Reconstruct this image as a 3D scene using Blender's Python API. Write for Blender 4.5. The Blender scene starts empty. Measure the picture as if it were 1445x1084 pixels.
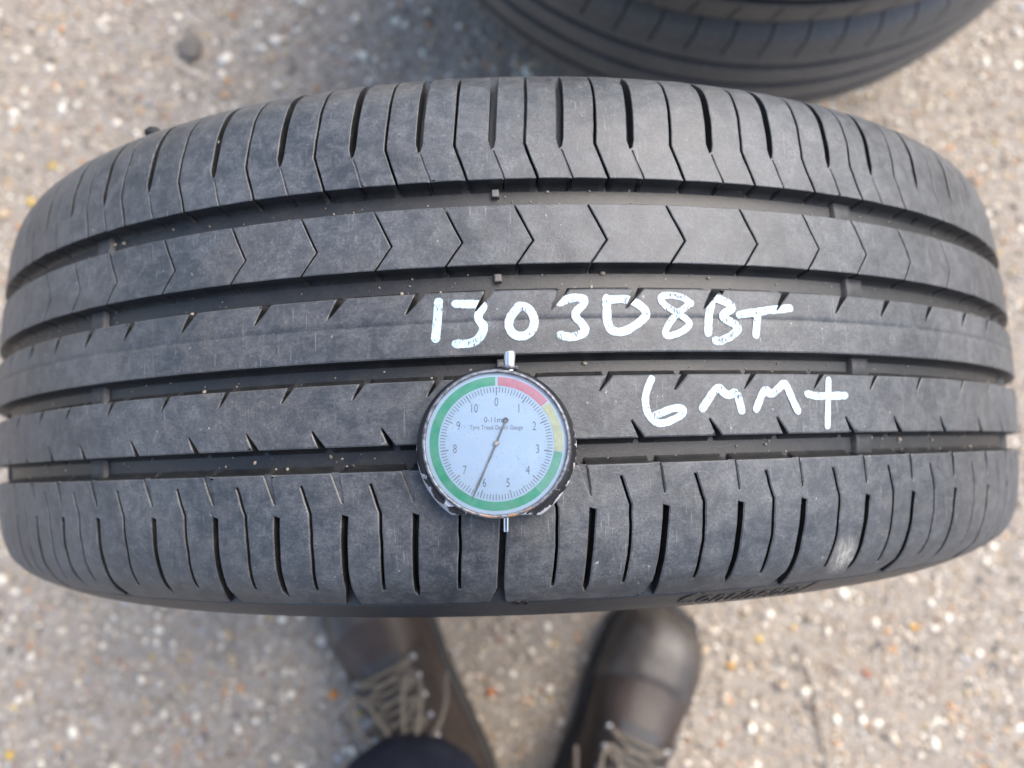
import bpy, bmesh, math, random
import numpy as np
from mathutils import Vector, Matrix
from mathutils.geometry import delaunay_2d_cdt

# ------------------------------------------------------------------ camera, light, exposure
scene = bpy.context.scene
COL = scene.collection
rad = math.radians

cam_d = bpy.data.cameras.new('camera')
cam = bpy.data.objects.new('camera', cam_d)
COL.objects.link(cam)
cam.location = (0.0, -0.04849, 0.88503)
cam.rotation_euler = (0.10819, -0.00257, -0.03296)
cam_d.sensor_width = 36.0
cam_d.lens = 36.0 * 1052.5 / 1445.0
cam_d.clip_start = 0.01
cam_d.clip_end = 200.0
cam_d.dof.use_dof = True
cam_d.dof.focus_distance = 0.243
cam_d.dof.aperture_fstop = 6.6
scene.camera = cam

SUN_EL, SUN_AZ = rad(52), rad(52)          # azimuth measured from +Y towards +X
world = bpy.data.worlds.new('World')
scene.world = world
world.use_nodes = True
wn = world.node_tree
wn.nodes.clear()
w_out = wn.nodes.new('ShaderNodeOutputWorld')
w_bg = wn.nodes.new('ShaderNodeBackground')
w_sky = wn.nodes.new('ShaderNodeTexSky')
w_sky.sky_type = 'NISHITA'
w_sky.sun_disc = False
w_sky.sun_elevation = SUN_EL
w_sky.sun_rotation = SUN_AZ
w_sky.dust_density = 3.0
w_sky.air_density = 1.0
w_bg.inputs['Strength'].default_value = 0.15
wn.links.new(w_sky.outputs[0], w_bg.inputs['Color'])
wn.links.new(w_bg.outputs[0], w_out.inputs['Surface'])

sun_d = bpy.data.lights.new('sun', 'SUN')
sun_d.energy = 1.5
sun_d.angle = rad(50)
sun_d.color = (1.0, 0.94, 0.85)
sun = bpy.data.objects.new('sun', sun_d)
COL.objects.link(sun)
to_sun = Vector((math.cos(SUN_EL) * math.sin(SUN_AZ), math.cos(SUN_EL) * math.cos(SUN_AZ), math.sin(SUN_EL)))
sun.rotation_euler = to_sun.to_track_quat('Z', 'Y').to_euler()
sun.location = to_sun * 3

scene.view_settings.view_transform = 'Standard'
scene.view_settings.look = 'None'
scene.view_settings.gamma = 1.0
scene.view_settings.exposure = 1.3
scene.view_settings.use_curve_mapping = False
scene.render.engine = 'CYCLES'

# ------------------------------------------------------------------ helpers
rng = np.random.default_rng(7)
random.seed(7)


def tag(o, label=None, cat=None, group=None, kind=None):
    if label: o['label'] = label
    if cat: o['category'] = cat
    if group: o['group'] = group
    if kind: o['kind'] = kind
    return o


def link(name, me, mat=None, parent=None, smooth=True):
    if mat is not None and not me.materials:
        me.materials.append(mat)
    if smooth:
        me.polygons.foreach_set('use_smooth', [True] * len(me.polygons))
    o = bpy.data.objects.new(name, me)
    COL.objects.link(o)
    if parent is not None: o.parent = parent
    return o


def from_bm(name, bm, mat=None, parent=None, smooth=True):
    me = bpy.data.meshes.new(name)
    bm.normal_update()
    bm.to_mesh(me); bm.free()
    return link(name, me, mat, parent, smooth)


def empty(name, loc=(0, 0, 0), rot=(0, 0, 0), parent=None):
    o = bpy.data.objects.new(name, None)
    o.empty_display_size = 0.05
    COL.objects.link(o)
    o.location = loc; o.rotation_euler = rot
    if parent is not None: o.parent = parent
    return o


def sharpen(me, ang=35):
    """sharp edges where faces meet steeply"""
    bm = bmesh.new(); bm.from_mesh(me)
    a = rad(ang)
    for e in bm.edges:
        if len(e.link_faces) == 2 and e.calc_face_angle(0) > a: e.smooth = False
    bm.to_mesh(me); bm.free()


class NT:
    """tiny node-tree builder"""
    def __init__(self, name):
        self.mat = bpy.data.materials.new(name)
        self.mat.use_nodes = True
        self.t = self.mat.node_tree
        self.t.nodes.clear()
        self.out = self.t.nodes.new('ShaderNodeOutputMaterial')

    def n(self, typ, **kw):
        nd = self.t.nodes.new(typ)
        for k, v in kw.items():
            if k.startswith('i_'):
                nd.inputs[k[2:].replace('_', ' ')].default_value = v
            else: setattr(nd, k, v)
        return nd

    def l(self, a, b): self.t.links.new(a, b)

    def coord(self, what='Object'): return self.n('ShaderNodeTexCoord').outputs[what]

    def noise(self, vec, scale, detail=4, rough=0.55, dist=0.0):
        nd = self.n('ShaderNodeTexNoise', i_Scale=scale, i_Detail=detail, i_Roughness=rough, i_Distortion=dist)
        self.l(vec, nd.inputs['Vector'])
        return nd.outputs['Fac']

    def voronoi(self, vec, scale, out='Distance', feature='F1'):
        nd = self.n('ShaderNodeTexVoronoi', i_Scale=scale, feature=feature)
        self.l(vec, nd.inputs['Vector'])
        return nd

    def ramp(self, fac, stops, interp='LINEAR'):
        nd = self.n('ShaderNodeValToRGB')
        cr = nd.color_ramp
        cr.interpolation = interp
        while len(cr.elements) < len(stops): cr.elements.new(0.5)
        for e, (p, c) in zip(cr.elements, stops):
            e.position = p
            e.color = (c, c, c, 1) if not hasattr(c, '__len__') else (*c, 1)
        self.l(fac, nd.inputs['Fac'])
        return nd.outputs['Color']

    def mix(self, fac, a, b, blend='MIX'):
        nd = self.n('ShaderNodeMix', data_type='RGBA', blend_type=blend)
        for sock, v in ((nd.inputs[0], fac), (nd.inputs[6], a), (nd.inputs[7], b)):
            if hasattr(v, 'is_output') or isinstance(v, bpy.types.NodeSocket): self.l(v, sock)
            elif hasattr(v, '__len__'): sock.default_value = (*v, 1)
            else: sock.default_value = v
        return nd.outputs[2]

    def math(self, op, a, b=None, clamp=False):
        nd = self.n('ShaderNodeMath', operation=op, use_clamp=clamp)
        for sock, v in ((nd.inputs[0], a), (nd.inputs[1], b)):
            if v is None: continue
            if isinstance(v, bpy.types.NodeSocket): self.l(v, sock)
            else: sock.default_value = v
        return nd.outputs[0]

    def bump(self, h, strength, dist, normal=None):
        nd = self.n('ShaderNodeBump', i_Strength=strength, i_Distance=dist)
        self.l(h, nd.inputs['Height'])
        if normal is not None: self.l(normal, nd.inputs['Normal'])
        return nd.outputs['Normal']

    def principled(self, color, rough, normal=None, spec=0.5, metal=0.0):
        b = self.n('ShaderNodeBsdfPrincipled')
        for key, v in (('Base Color', color), ('Roughness', rough), ('Metallic', metal), ('Specular IOR Level', spec)):
            if isinstance(v, bpy.types.NodeSocket): self.l(v, b.inputs[key])
            elif hasattr(v, '__len__'): b.inputs[key].default_value = (*v, 1)
            else: b.inputs[key].default_value = v
        if normal is not None: self.l(normal, b.inputs['Normal'])
        self.l(b.outputs[0], self.out.inputs['Surface'])
        return b


# ------------------------------------------------------------------ materials
def rubber_mat(name, base=0.05, dust=(0.17, 0.165, 0.155), dust_amt=0.5, rough=0.62, scuff=None, specks=True, tint=(0.86, 1.0, 1.20), grain=1.0, wear=False, spec=0.5, scratch=False):
    m = NT(name)
    P = m.coord('Object')
    big = m.noise(P, 22, 5, 0.6, 0.4)
    mid = m.noise(P, 170, 6, 0.72, 0.5)
    fine = m.noise(P, 1600, 3, 0.6)
    mp = m.n('ShaderNodeMapping', i_Scale=(1.0, 5.0, 1.0), i_Rotation=(0, 0, 0.4))
    m.l(P, mp.inputs['Vector'])
    streak = m.noise(mp.outputs[0], 190, 4, 0.7, 0.3)
    a = m.ramp(big, [(0.40, 0.0), (0.66, 1.0)])
    b = m.ramp(mid, [(0.42, 0.0), (0.75, 1.0)])
    c = m.ramp(streak, [(0.52, 0.0), (0.8, 1.0)])
    d = m.mix(0.68, a, b)
    d = m.mix(0.5, d, c, 'SCREEN')
    d = m.mix(m.ramp(fine, [(0.3, 0.25), (0.7, 0.75)]), (0, 0, 0), d, 'MIX')
    dustfac = m.math('MULTIPLY', d, dust_amt * 1.6, True)
    basec = tuple(base * t for t in tint)
    warm = m.ramp(m.noise(P, 14, 4, 0.65, 0.6), [(0.48, 0.0), (0.68, 0.85)])
    dustc = m.mix(warm, dust, (dust[0] * .98, dust[0] * .87, dust[0] * .74))
    col = m.mix(dustfac, basec, dustc)
    lum = m.ramp(m.noise(P, 1100, 3, 0.65), [(0.3, 0.72), (0.7, 1.30)])
    col = m.mix(1.0, col, lum, 'MULTIPLY')
    if specks:
        wv = m.n('ShaderNodeTexNoise', i_Scale=700.0, i_Detail=3.0); m.l(P, wv.inputs['Vector'])
        wa = m.n('ShaderNodeVectorMath', operation='SCALE'); m.l(wv.outputs['Color'], wa.inputs[0]); wa.inputs['Scale'].default_value = 0.0022
        wb = m.n('ShaderNodeVectorMath', operation='ADD'); m.l(P, wb.inputs[0]); m.l(wa.outputs[0], wb.inputs[1])
        v = m.voronoi(wb.outputs[0], 620)
        cellr = m.n('ShaderNodeSeparateColor'); m.l(v.outputs['Color'], cellr.inputs[0])
        pick = m.math('GREATER_THAN', cellr.outputs[0], 0.965)
        size = m.math('LESS_THAN', v.outputs['Distance'], m.math('MULTIPLY', cellr.outputs[1], 0.24))
        sp = m.math('MULTIPLY', pick, size)
        sp = m.math('MULTIPLY', sp, m.ramp(mid, [(0.4, 0.15), (0.65, 0.9)]))
        col = m.mix(sp, col, (0.42, 0.41, 0.39))
    if scratch:
        for ang, sc, th in ((0.35, 260, 0.70), (-0.9, 330, 0.71), (1.35, 300, 0.715)):
            q = m.n('ShaderNodeMapping', i_Scale=(1.0, 0.045, 0.3), i_Rotation=(0, 0, ang)); m.l(P, q.inputs['Vector'])
            k = m.ramp(m.noise(q.outputs[0], sc * 5.0, 2, 0.5, 0.2), [(th - .02, 0.0), (th + 0.03, 0.6)])
            k = m.math('MULTIPLY', k, m.ramp(m.noise(P, 35, 3, 0.6), [(0.45, 0.0), (0.65, 1.0)]))
            col = m.mix(k, col, (0.24, 0.235, 0.23))
    if wear:
        at = m.n('ShaderNodeAttribute', attribute_name='edge_wear')
        ew = m.math('MULTIPLY', m.ramp(at.outputs['Fac'], [(0.5, 0.0), (0.95, 1.0)]), m.ramp(m.noise(P, 90, 4, 0.7), [(0.35, 0.05), (0.7, 0.6)]))
        col = m.mix(ew, col, (0.16, 0.15, 0.138))
    if scuff:
        cen, ext = scuff
        sub = m.n('ShaderNodeVectorMath', operation='SUBTRACT'); m.l(P, sub.inputs[0]); sub.inputs[1].default_value = cen
        sc = m.n('ShaderNodeVectorMath', operation='DIVIDE'); m.l(sub.outputs[0], sc.inputs[0]); sc.inputs[1].default_value = ext
        ln = m.n('ShaderNodeVectorMath', operation='LENGTH'); m.l(sc.outputs[0], ln.inputs[0])
        mask = m.ramp(ln.outputs['Value'], [(0.25, 1.0), (1.0, 0.0)])
        fib = m.n('ShaderNodeMapping', i_Scale=(1.0, 0.18, 0.4), i_Rotation=(0, 0, 0.5)); m.l(P, fib.inputs['Vector'])
        fibn = m.ramp(m.noise(fib.outputs[0], 900, 4, 0.7), [(0.4, 0.0), (0.62, 1.0)])
        mask = m.math('MULTIPLY', mask, m.math('ADD', m.math('MULTIPLY', fibn, 0.7), 0.2), True)
        col = m.mix(mask, col, (0.40, 0.39, 0.35))
    rr = m.ramp(d, [(0.0, rough - 0.06), (1.0, min(1.0, rough + 0.16))])
    h = m.math('ADD', m.math('MULTIPLY', fine, 0.6), m.math('MULTIPLY', m.noise(P, 5000, 2, 0.5), 0.5))
    nrm = m.bump(h, 0.45 * grain, 0.0003)
    nrm = m.bump(m.noise(P, 260, 4, 0.6), 0.16 * grain, 0.0006, nrm)
    m.principled(col, rr, nrm, spec)
    return m.mat


def plain_mat(name, color, rough=0.5, metal=0.0, var=0.12, scale=60, bump=0.0, spec=0.5):
    m = NT(name)
    P = m.coord('Object')
    k = m.ramp(m.noise(P, scale, 4, 0.6), [(0.3, 1 - var), (0.7, 1 + var)])
    col = m.mix(1.0, color, k, 'MULTIPLY')
    nrm = m.bump(m.noise(P, scale * 6, 3, 0.6), bump, 0.0008) if bump else None
    m.principled(col, rough, nrm, spec, metal)
    return m.mat


TREAD = rubber_mat('tread_rubber', 0.030, dust=(0.185, 0.193, 0.203), dust_amt=0.68, wear=True, rough=0.50, spec=0.65, scratch=True, scuff=((0.1215, -0.0865, 0.2865), (0.0075, 0.0105, 0.012)))
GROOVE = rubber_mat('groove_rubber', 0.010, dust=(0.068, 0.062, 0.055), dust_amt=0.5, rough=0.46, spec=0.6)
SIDEW = rubber_mat('sidewall_rubber', 0.020, dust=(0.085, 0.083, 0.08), dust_amt=0.32, rough=0.45, spec=0.6)
BARM = rubber_mat('wear_bar_rubber', 0.026, dust=(0.13, 0.122, 0.112), dust_amt=0.55, rough=0.6)
LETTER = rubber_mat('lettering_rubber', 0.010, dust=(0.04, 0.04, 0.04), dust_amt=0.2, rough=0.45, specks=False)
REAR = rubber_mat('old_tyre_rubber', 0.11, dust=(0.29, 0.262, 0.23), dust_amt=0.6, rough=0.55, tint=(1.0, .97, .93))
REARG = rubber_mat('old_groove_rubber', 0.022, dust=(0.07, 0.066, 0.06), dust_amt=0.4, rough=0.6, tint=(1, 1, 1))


def paint_mat():
    m = NT('white_marker_paint')
    P = m.coord('Object')
    n1 = m.noise(P, 500, 4, 0.65)
    col = m.mix(m.ramp(n1, [(0.35, 0.0), (0.7, 1.0)]), (0.35, 0.45, 0.53), (0.47, 0.57, 0.64))
    mp = m.n('ShaderNodeMapping', i_Scale=(1.0, 3.0, 1.0)); m.l(P, mp.inputs['Vector'])
    worn = m.ramp(m.noise(mp.outputs[0], 1500, 4, 0.75), [(0.62, 0.0), (0.75, 0.75)])
    col = m.mix(worn, col, (0.30, 0.32, 0.34))
    b = m.principled(col, 0.55, m.bump(n1, 0.2, 0.0003), 0.4)
    mq = m.n('ShaderNodeMapping', i_Scale=(1.0, 0.35, 1.0), i_Rotation=(0, 0, 0.25)); m.l(P, mq.inputs['Vector'])
    miss = m.math('ADD', m.math('MULTIPLY', m.noise(mq.outputs[0], 1900, 3, 0.7), 0.75), m.math('MULTIPLY', m.noise(P, 160, 3, 0.6), 0.4))
    al = m.ramp(miss, [(0.655, 1.0), (0.70, 0.0)])
    m.l(al, b.inputs['Alpha'])
    return m.mat


PAINT = paint_mat()


def ground_mat():
    m = NT('weathered_aggregate')
    P = m.coord('Object')
    big = m.noise(P, 3.0, 4, 0.6, 0.3)
    mid = m.noise(P, 45, 5, 0.7)
    col = m.mix(m.ramp(mid, [(0.3, 0.0), (0.7, 1.0)]), (0.20, 0.171, 0.140), (0.40, 0.35, 0.295))
    col = m.mix(m.ramp(big, [(0.35, 0.0), (0.7, 0.5)]), col, (0.29, 0.25, 0.205))
    v = m.voronoi(P, 190)
    sc = m.n('ShaderNodeSeparateColor'); m.l(v.outputs['Color'], sc.inputs[0])
    st = m.ramp(sc.outputs[0], [(0.0, (0.17, 0.15, 0.135)), (0.3, (0.30, 0.27, 0.24)), (0.6, (0.42, 0.39, 0.35)), (0.82, (0.40, 0.28, 0.17)), (1.0, (0.62, 0.59, 0.54))])
    edge = m.ramp(v.outputs['Distance'], [(0.35, 0.75), (0.6, 0.0)])
    col = m.mix(edge, col, st)
    h = m.math('ADD', m.math('MULTIPLY', edge, 0.6), m.noise(P, 300, 4, 0.7))
    m.principled(col, 0.85, m.bump(h, 0.6, 0.003), 0.3)
    return m.mat


def pebble_mat():
    m = NT('pebble_stone')
    at = m.n('ShaderNodeAttribute', attribute_name='stone_colour')
    P = m.coord('Object')
    k = m.ramp(m.noise(P, 500, 3, 0.6), [(0.3, 0.85), (0.7, 1.15)])
    m.principled(m.mix(1.0, at.outputs['Color'], k, 'MULTIPLY'), 0.6, None, 0.45)
    return m.mat


# ------------------------------------------------------------------ ground
def build_ground():
    n = 3
    L = 20.0
    bm = bmesh.new()
    bmesh.ops.create_grid(bm, x_segments=8, y_segments=8, size=L)
    g = from_bm('ground', bm, ground_mat())
    tag(g, kind='structure')
    # embedded aggregate: one mesh of small stones
    ico = bmesh.new(); bmesh.ops.create_icosphere(ico, subdivisions=1, radius=1.0)
    V = np.array([v.co[:] for v in ico.verts]); F = np.array([[v.index for v in f.verts] for f in ico.faces]); ico.free()
    N = 44000
    xy = np.c_[rng.uniform(-0.86, 0.9, N), rng.uniform(-0.62, 1.15, N)]
    size = 0.0015 + 0.0040 * rng.beta(1.4, 3.4, N)
    big = rng.random(N) < 0.05
    size[big] *= 1.55
    pal = np.array([[.43, .375, .315], [.34, .295, .245], [.25, .22, .185], [.51, .46, .40], [.74, .70, .63], [.46, .36, .25], [.48, .26, .12], [.34, .21, .16], [.12, .115, .12], [.40, .41, .43], [.50, .37, .14]])
    wts = np.array([21, 20, 15, 14, 8.5, 8, 3.0, 4, 5, 4, 1.6]); wts /= wts.sum()
    ci = rng.choice(len(pal), N, p=wts)
    cols = np.clip(pal[ci] * rng.uniform(0.8, 1.2, (N, 1)) * np.array([1.03, .99, .93]), 0, 0.85)
    size[ci == 4] *= rng.uniform(0.9, 1.5, (ci == 4).sum())
    # a few that stand out in the picture
    mark = [(-.21, -.302, (.62, .24, .05)), (-.575, -.355, (.62, .40, .05)), (-.60, -.16, (.6, .28, .08)), (-.55, .335, (.60, .42, .10)), (-.575, .29, (.55, .38, .12)),
            (.245, -.285, (.5, .3, .1)), (-.03, -.305, (.45, .16, .06)), (-.345, .305, (.5, .22, .1)), (-.34, .42, (.5, .3, .15)), (.46, -.25, (.6, .34, .08)), (.40, -.30, (.38, .14, .08))]
    for k, (x, y, c) in enumerate(mark):
        xy[k] = (x, y); cols[k] = c; size[k] = 0.0055
    jit = 1 + 0.22 * rng.standard_normal((N, len(V), 1))
    sc = np.stack([size * rng.uniform(0.8, 1.35, N), size * rng.uniform(0.7, 1.1, N), size * rng.uniform(0.35, 0.65, N)], 1)
    ang = rng.uniform(0, 2 * np.pi, N)
    P = V[None] * jit * sc[:, None]
    c, s = np.cos(ang)[:, None], np.sin(ang)[:, None]
    Q = np.stack([P[..., 0] * c - P[..., 1] * s, P[..., 0] * s + P[..., 1] * c, P[..., 2]], -1)
    Q[..., :2] += xy[:, None]
    Q[..., 2] += (sc[:, 2] * 0.25)[:, None]
    allF = (F[None] + (np.arange(N) * len(V))[:, None, None]).reshape(-1, 3)
    me = bpy.data.meshes.new('gravel')
    me.vertices.add(N * len(V)); me.vertices.foreach_set('co', Q.reshape(-1))
    me.loops.add(allF.size); me.loops.foreach_set('vertex_index', allF.reshape(-1).astype(np.int32))
    me.polygons.add(len(allF)); me.polygons.foreach_set('loop_start', np.arange(0, allF.size, 3, dtype=np.int32))
    me.update(calc_edges=True)
    ca = me.attributes.new('stone_colour', 'FLOAT_COLOR', 'POINT')
    rgba = np.ones((N, len(V), 4)); rgba[..., :3] = cols[:, None]
    ca.data.foreach_set('color', rgba.reshape(-1))
    o = link('gravel', me, pebble_mat())
    tag(o, 'small mixed tan, grey and white stones embedded in the ground', 'gravel', kind='stuff')


build_ground()

# ------------------------------------------------------------------ tyre profile
R = 0.32
PA = np.array([0, .02, .04, .055, .07, .080, .088, .0937, .0983, .1022, .1052, .1075, .1087])
PD = np.array([0, .0003, .0011, .0022, .0037, .0060, .0100, .016, .024, .033, .045, .060, .074])


def pchip(x, y):
    h = np.diff(x); d = np.diff(y) / h
    m = np.zeros_like(x)
    for i in range(1, len(x) - 1):
        if d[i - 1] * d[i] > 0:
            w1, w2 = 2 * h[i] + h[i - 1], h[i] + 2 * h[i - 1]
            m[i] = (w1 + w2) / (w1 / d[i - 1] + w2 / d[i])
    m[-1] = d[-1]

    def f(t):
        t = np.asarray(t, float)
        i = np.clip(np.searchsorted(x, t) - 1, 0, len(h) - 1)
        u = (t - x[i]) / h[i]
        return ((1 + 2 * u) * (1 - u) ** 2 * y[i] + u * (1 - u) ** 2 * h[i] * m[i] + u * u * (3 - 2 * u) * y[i + 1] + u * u * (u - 1) * h[i] * m[i + 1])
    return f


drop_f = pchip(PA, PD)


def surf(u, v, h, R0=R):
    """unrolled tread coordinates (u along the circumference, v across, h above the tread) -> tyre space, axis along Y, centre at origin"""
    u, v, h = (np.asarray(q, float) for q in (u, v, h))
    a = np.minimum(np.abs(v), .1087); sg = np.sign(v)
    d = drop_f(a)
    e = 2e-4
    sl = (drop_f(np.minimum(a + e, .1087)) - drop_f(np.maximum(a - e, 0))) / (np.minimum(a + e, .1087) - np.maximum(a - e, 0))
    nl = np.sqrt(1 + sl * sl)
    rr = R0 - d + h / nl
    y = sg * (a + h * sl / nl)
    th = u / R
    return np.stack([rr * np.sin(th), y, rr * np.cos(th)], -1)


def in_poly(pts, poly):
    x, y = pts[:, 0], pts[:, 1]
    px, py = poly[:, 0], poly[:, 1]
    qx, qy = np.roll(px, -1), np.roll(py, -1)
    ins = np.zeros(len(pts), bool)
    for a, b, c, d in zip(px, py, qx, qy):
        if b == d: continue
        k = ((b > y) != (d > y))
        ins ^= k & (x < (c - a) * (y - b) / (d - b) + a)
    return ins


def subdiv(poly, step):
    out = []
    n = len(poly)
    for i in range(n):
        a, b = poly[i], poly[(i + 1) % n]
        k = max(1, int(math.ceil(np.hypot(*(b - a)) / step)))
        for j in range(k): out.append(a + (b - a) * j / k)
    return np.array(out)


def cdt_region(outlines, cuts, step, keep=None, extra_edges=(), margin=0.35):
    """triangulate outline minus cuts; returns points, triangles"""
    pts, edges = [], []

    def add_loop(poly):
        p = subdiv(np.asarray(poly, float), step)
        b = len(pts)
        pts.extend(p.tolist())
        edges.extend([(b + i, b + (i + 1) % len(p)) for i in range(len(p))])
    for o in outlines: add_loop(o)
    for c in cuts: add_loop(c)
    for a, b in extra_edges:
        a, b = np.array(a, float), np.array(b, float)
        k = max(1, int(np.hypot(*(b - a)) / step)); s = len(pts)
        pts.extend([(a + (b - a) * i / k).tolist() for i in range(k + 1)])
        edges.extend([(s + i, s + i + 1) for i in range(k)])
    arr = np.array(pts)
    lo, hi = arr.min(0), arr.max(0)
    gx = np.arange(lo[0] + step / 2, hi[0], step); gy = np.arange(lo[1] + step / 2, hi[1], step)
    if len(gx) and len(gy):
        G = np.stack(np.meshgrid(gx, gy), -1).reshape(-1, 2)
        # keep grid points away from loop points
        cell = {}
        q = step * margin
        dense = [arr]
        ea = np.array(edges)
        for t in (.2, .4, .6, .8): dense.append(arr[ea[:, 0]] * (1 - t) + arr[ea[:, 1]] * t)
        arr = np.concatenate(dense)
        ij = np.floor(arr / step).astype(int)
        for k, t in enumerate(map(tuple, ij)): cell.setdefault(t, []).append(k)
        ok = []
        for g in G:
            ci = int(math.floor(g[0] / step)); cj = int(math.floor(g[1] / step))
            good = True
            for di in (-1, 0, 1):
                for dj in (-1, 0, 1):
                    for k in cell.get((ci + di, cj + dj), ()):
                        if abs(arr[k, 0] - g[0]) < q and abs(arr[k, 1] - g[1]) < q: good = False; break
                    if not good: break
                if not good: break
            if good: ok.append(g.tolist())
        pts.extend(ok)
    r = delaunay_2d_cdt([Vector(p) for p in pts], edges, [], 0, 1e-7)
    P = np.array([v[:] for v in r[0]]); T = np.array([f[:] for f in r[2] if len(f) == 3])
    cen = P[T].mean(1)
    k = np.zeros(len(T), bool)
    for o in outlines: k |= in_poly(cen, np.asarray(o, float))
    for c in cuts: k &= ~in_poly(cen, np.asarray(c, float))
    if keep is not None: k &= keep(cen)
    ar = np.abs(np.cross(P[T[:, 1]] - P[T[:, 0]], P[T[:, 2]] - P[T[:, 0]])) / 2
    k &= ar > 1e-12
    return P, T[k]


def tread_mesh(name, outline, cuts, depth=0.0068, step=0.0025, inset=0.00045, round_h=0.0003, edges_v=(), lines=(), wear=0.00008, floors=()):
    """block of tread: flat top from outline minus cuts, chamfered rim, walls down to the casing"""
    ex = []
    u0, u1 = min(p[0] for p in outline), max(p[0] for p in outline)
    for v, _ in lines: ex.append(((u0, v), (u1, v)))
    P, T = cdt_region([outline], cuts, step, extra_edges=ex)
    bm = bmesh.new()
    lay = bm.verts.layers.float.new('edge_wear')
    used = np.unique(T)
    mp = {int(i): bm.verts.new((P[i, 0], P[i, 1], 0)) for i in used}
    for t in T:
        vs = [mp[int(i)] for i in t]
        a, b, c = (v.co for v in vs)
        if (b.x - a.x) * (c.y - a.y) - (b.y - a.y) * (c.x - a.x) < 0: vs.reverse()
        try: bm.faces.new(vs)
        except ValueError: pass
    bm.normal_update()
    for v in bm.verts:
        for lv, dep in lines:
            if abs(v.co.y - lv) < 5e-5: v.co.z -= dep
    ri = bmesh.ops.inset_region(bm, faces=bm.faces[:], use_boundary=True, use_even_offset=False, thickness=inset, depth=0)
    rim = set(ri['faces'])
    inner_edges = [e for f in rim for e in f.edges if any(g not in rim for g in e.link_faces)]
    for e in inner_edges: e.smooth = False
    be = [e for e in bm.edges if len(e.link_faces) == 1]
    bv = {v for e in be for v in e.verts}
    for v in bv: v.co.z -= round_h
    for v in bv: v[lay] = 1.0
    bm.faces.index_update()
    ring = be
    top_n = len(bm.faces)
    for fr, sh in ((.03, .03), (.55, .35), (.86, 1.1), (1.0, 2.6)):
        ret = bmesh.ops.extrude_edge_only(bm, edges=ring)
        nv = [g for g in ret['geom'] if isinstance(g, bmesh.types.BMVert)]
        ring = [g for g in ret['geom'] if isinstance(g, bmesh.types.BMEdge) and len(g.link_faces) == 1]
        for v in nv:
            v[lay] = 0.0
            v.co.z = -round_h - (depth - round_h) * fr
            for ev, dirn in edges_v:
                if (v.co.y - ev) * dirn > -1e-6 and abs(v.co.y - ev) < .004: v.co.y = ev + dirn * sh
    bm.faces.index_update()
    bm.faces.ensure_lookup_table()
    for f in bm.faces:
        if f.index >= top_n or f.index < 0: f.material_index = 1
    for e in be: e.smooth = False
    for poly, dep in floors:
        vs = [bm.verts.new((q[0], q[1], -dep)) for q in poly]
        f = bm.faces.new(vs); f.normal_update()
        if f.normal.z < 0: f.normal_flip()
    co = np.array([v.co[:] for v in bm.verts])
    # slight unevenness of the worn rubber
    hh = co[:, 2] + wear * (np.sin(co[:, 0] * 410 + co[:, 1] * 170) + np.sin(co[:, 0] * 190 - co[:, 1] * 530)) * (co[:, 2] > -0.002)
    W = surf(co[:, 0], co[:, 1], hh)
    for v, w in zip(bm.verts, W): v.co = w
    bm.verts.index_update()
    me = bpy.data.meshes.new(name)
    bm.normal_update(); bm.to_mesh(me); bm.free()
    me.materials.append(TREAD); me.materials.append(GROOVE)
    return me


def lathe(name, prof, seg, mat, parent=None, closed=True, axis='Y'):
    prof = np.array(prof)
    th = np.linspace(0, 2 * np.pi, seg, endpoint=False)
    y, r = prof[:, 0], prof[:, 1]
    if axis == 'Y':
        V = np.stack([r[None] * np.sin(th)[:, None], np.repeat(y[None], seg, 0), r[None] * np.cos(th)[:, None]], -1)
    else:
        V = np.stack([r[None] * np.cos(th)[:, None], r[None] * np.sin(th)[:, None], np.repeat(y[None], seg, 0)], -1)
    n = len(prof)
    F = []
    for i in range(seg):
        j = (i + 1) % seg
        for k in range(n if closed else n - 1):
            l = (k + 1) % n
            F.append((i * n + k, j * n + k, j * n + l, i * n + l))
    me = bpy.data.meshes.new(name)
    me.from_pydata(V.reshape(-1, 3).tolist(), [], F)
    bm = bmesh.new(); bm.from_mesh(me); bmesh.ops.recalc_face_normals(bm, faces=bm.faces); bm.to_mesh(me); bm.free()
    o = link(name, me, mat, parent)
    return o


# ------------------------------------------------------------------ the measured tread pattern (degrees from the top, mm across)
CH = [-47.7, -41.72, -36.94, -32.42, -28.02, -22.40, -16.73, -11.69, -6.85, -2.47, 1.85, 6.40, 11.45, 16.54, 21.43, 25.76, 30.67, 36.24, 41.28, 46.6]
N3 = [-45.19, -39.65, -34.94, -30.57, -26.12, -20.71, -15.0, -9.98, -5.05, -.83, 3.73, 8.32, 13.39, 18.51, 23.31, 27.56, 32.61, 38.03, 43.02]
N4T = [-42.56, -37.5, -33.18, -27.99, -22.67, -17.9, -13.39, -8.69, -4.07, 1.69, 6.23, 10.94, 15.64, 20.85, 25.72, 30.58, 36.56, 41.82]
N4B = [-41.27, -36.62, -32.02, -26.28, -21.07, -16.61, -12.11, -7.67, -2.4, 2.9, 7.41, 12.41, 17.14, 22.63, 27.25, 32.68, 38.74, 44.25]
LSS = [-41.72, -36.96, -32.53, -27.33, -21.66, -16.92, -12.42, -7.92, -3.1, 2.7, 7.19, 11.9, 16.73, 21.93, 27.03, 31.78, 37.87, 43.4]
LSL = [-44.04, -39.37, -34.82, -30.15, -24.4, -19.2, -14.72, -10.18, -5.74, -.46, 4.86, 9.44, 14.4, 19.05, 24.49, 29.22, 34.68, 40.62, 46.02]
USS = [-42.39, -37.56, -32.73, -28.36, -22.64, -17.03, -12.03, -7.27, -2.86, 1.54, 6.02, 11.03, 16.10, 20.93, 25.41, 30.31, 35.79, 40.9]
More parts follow.
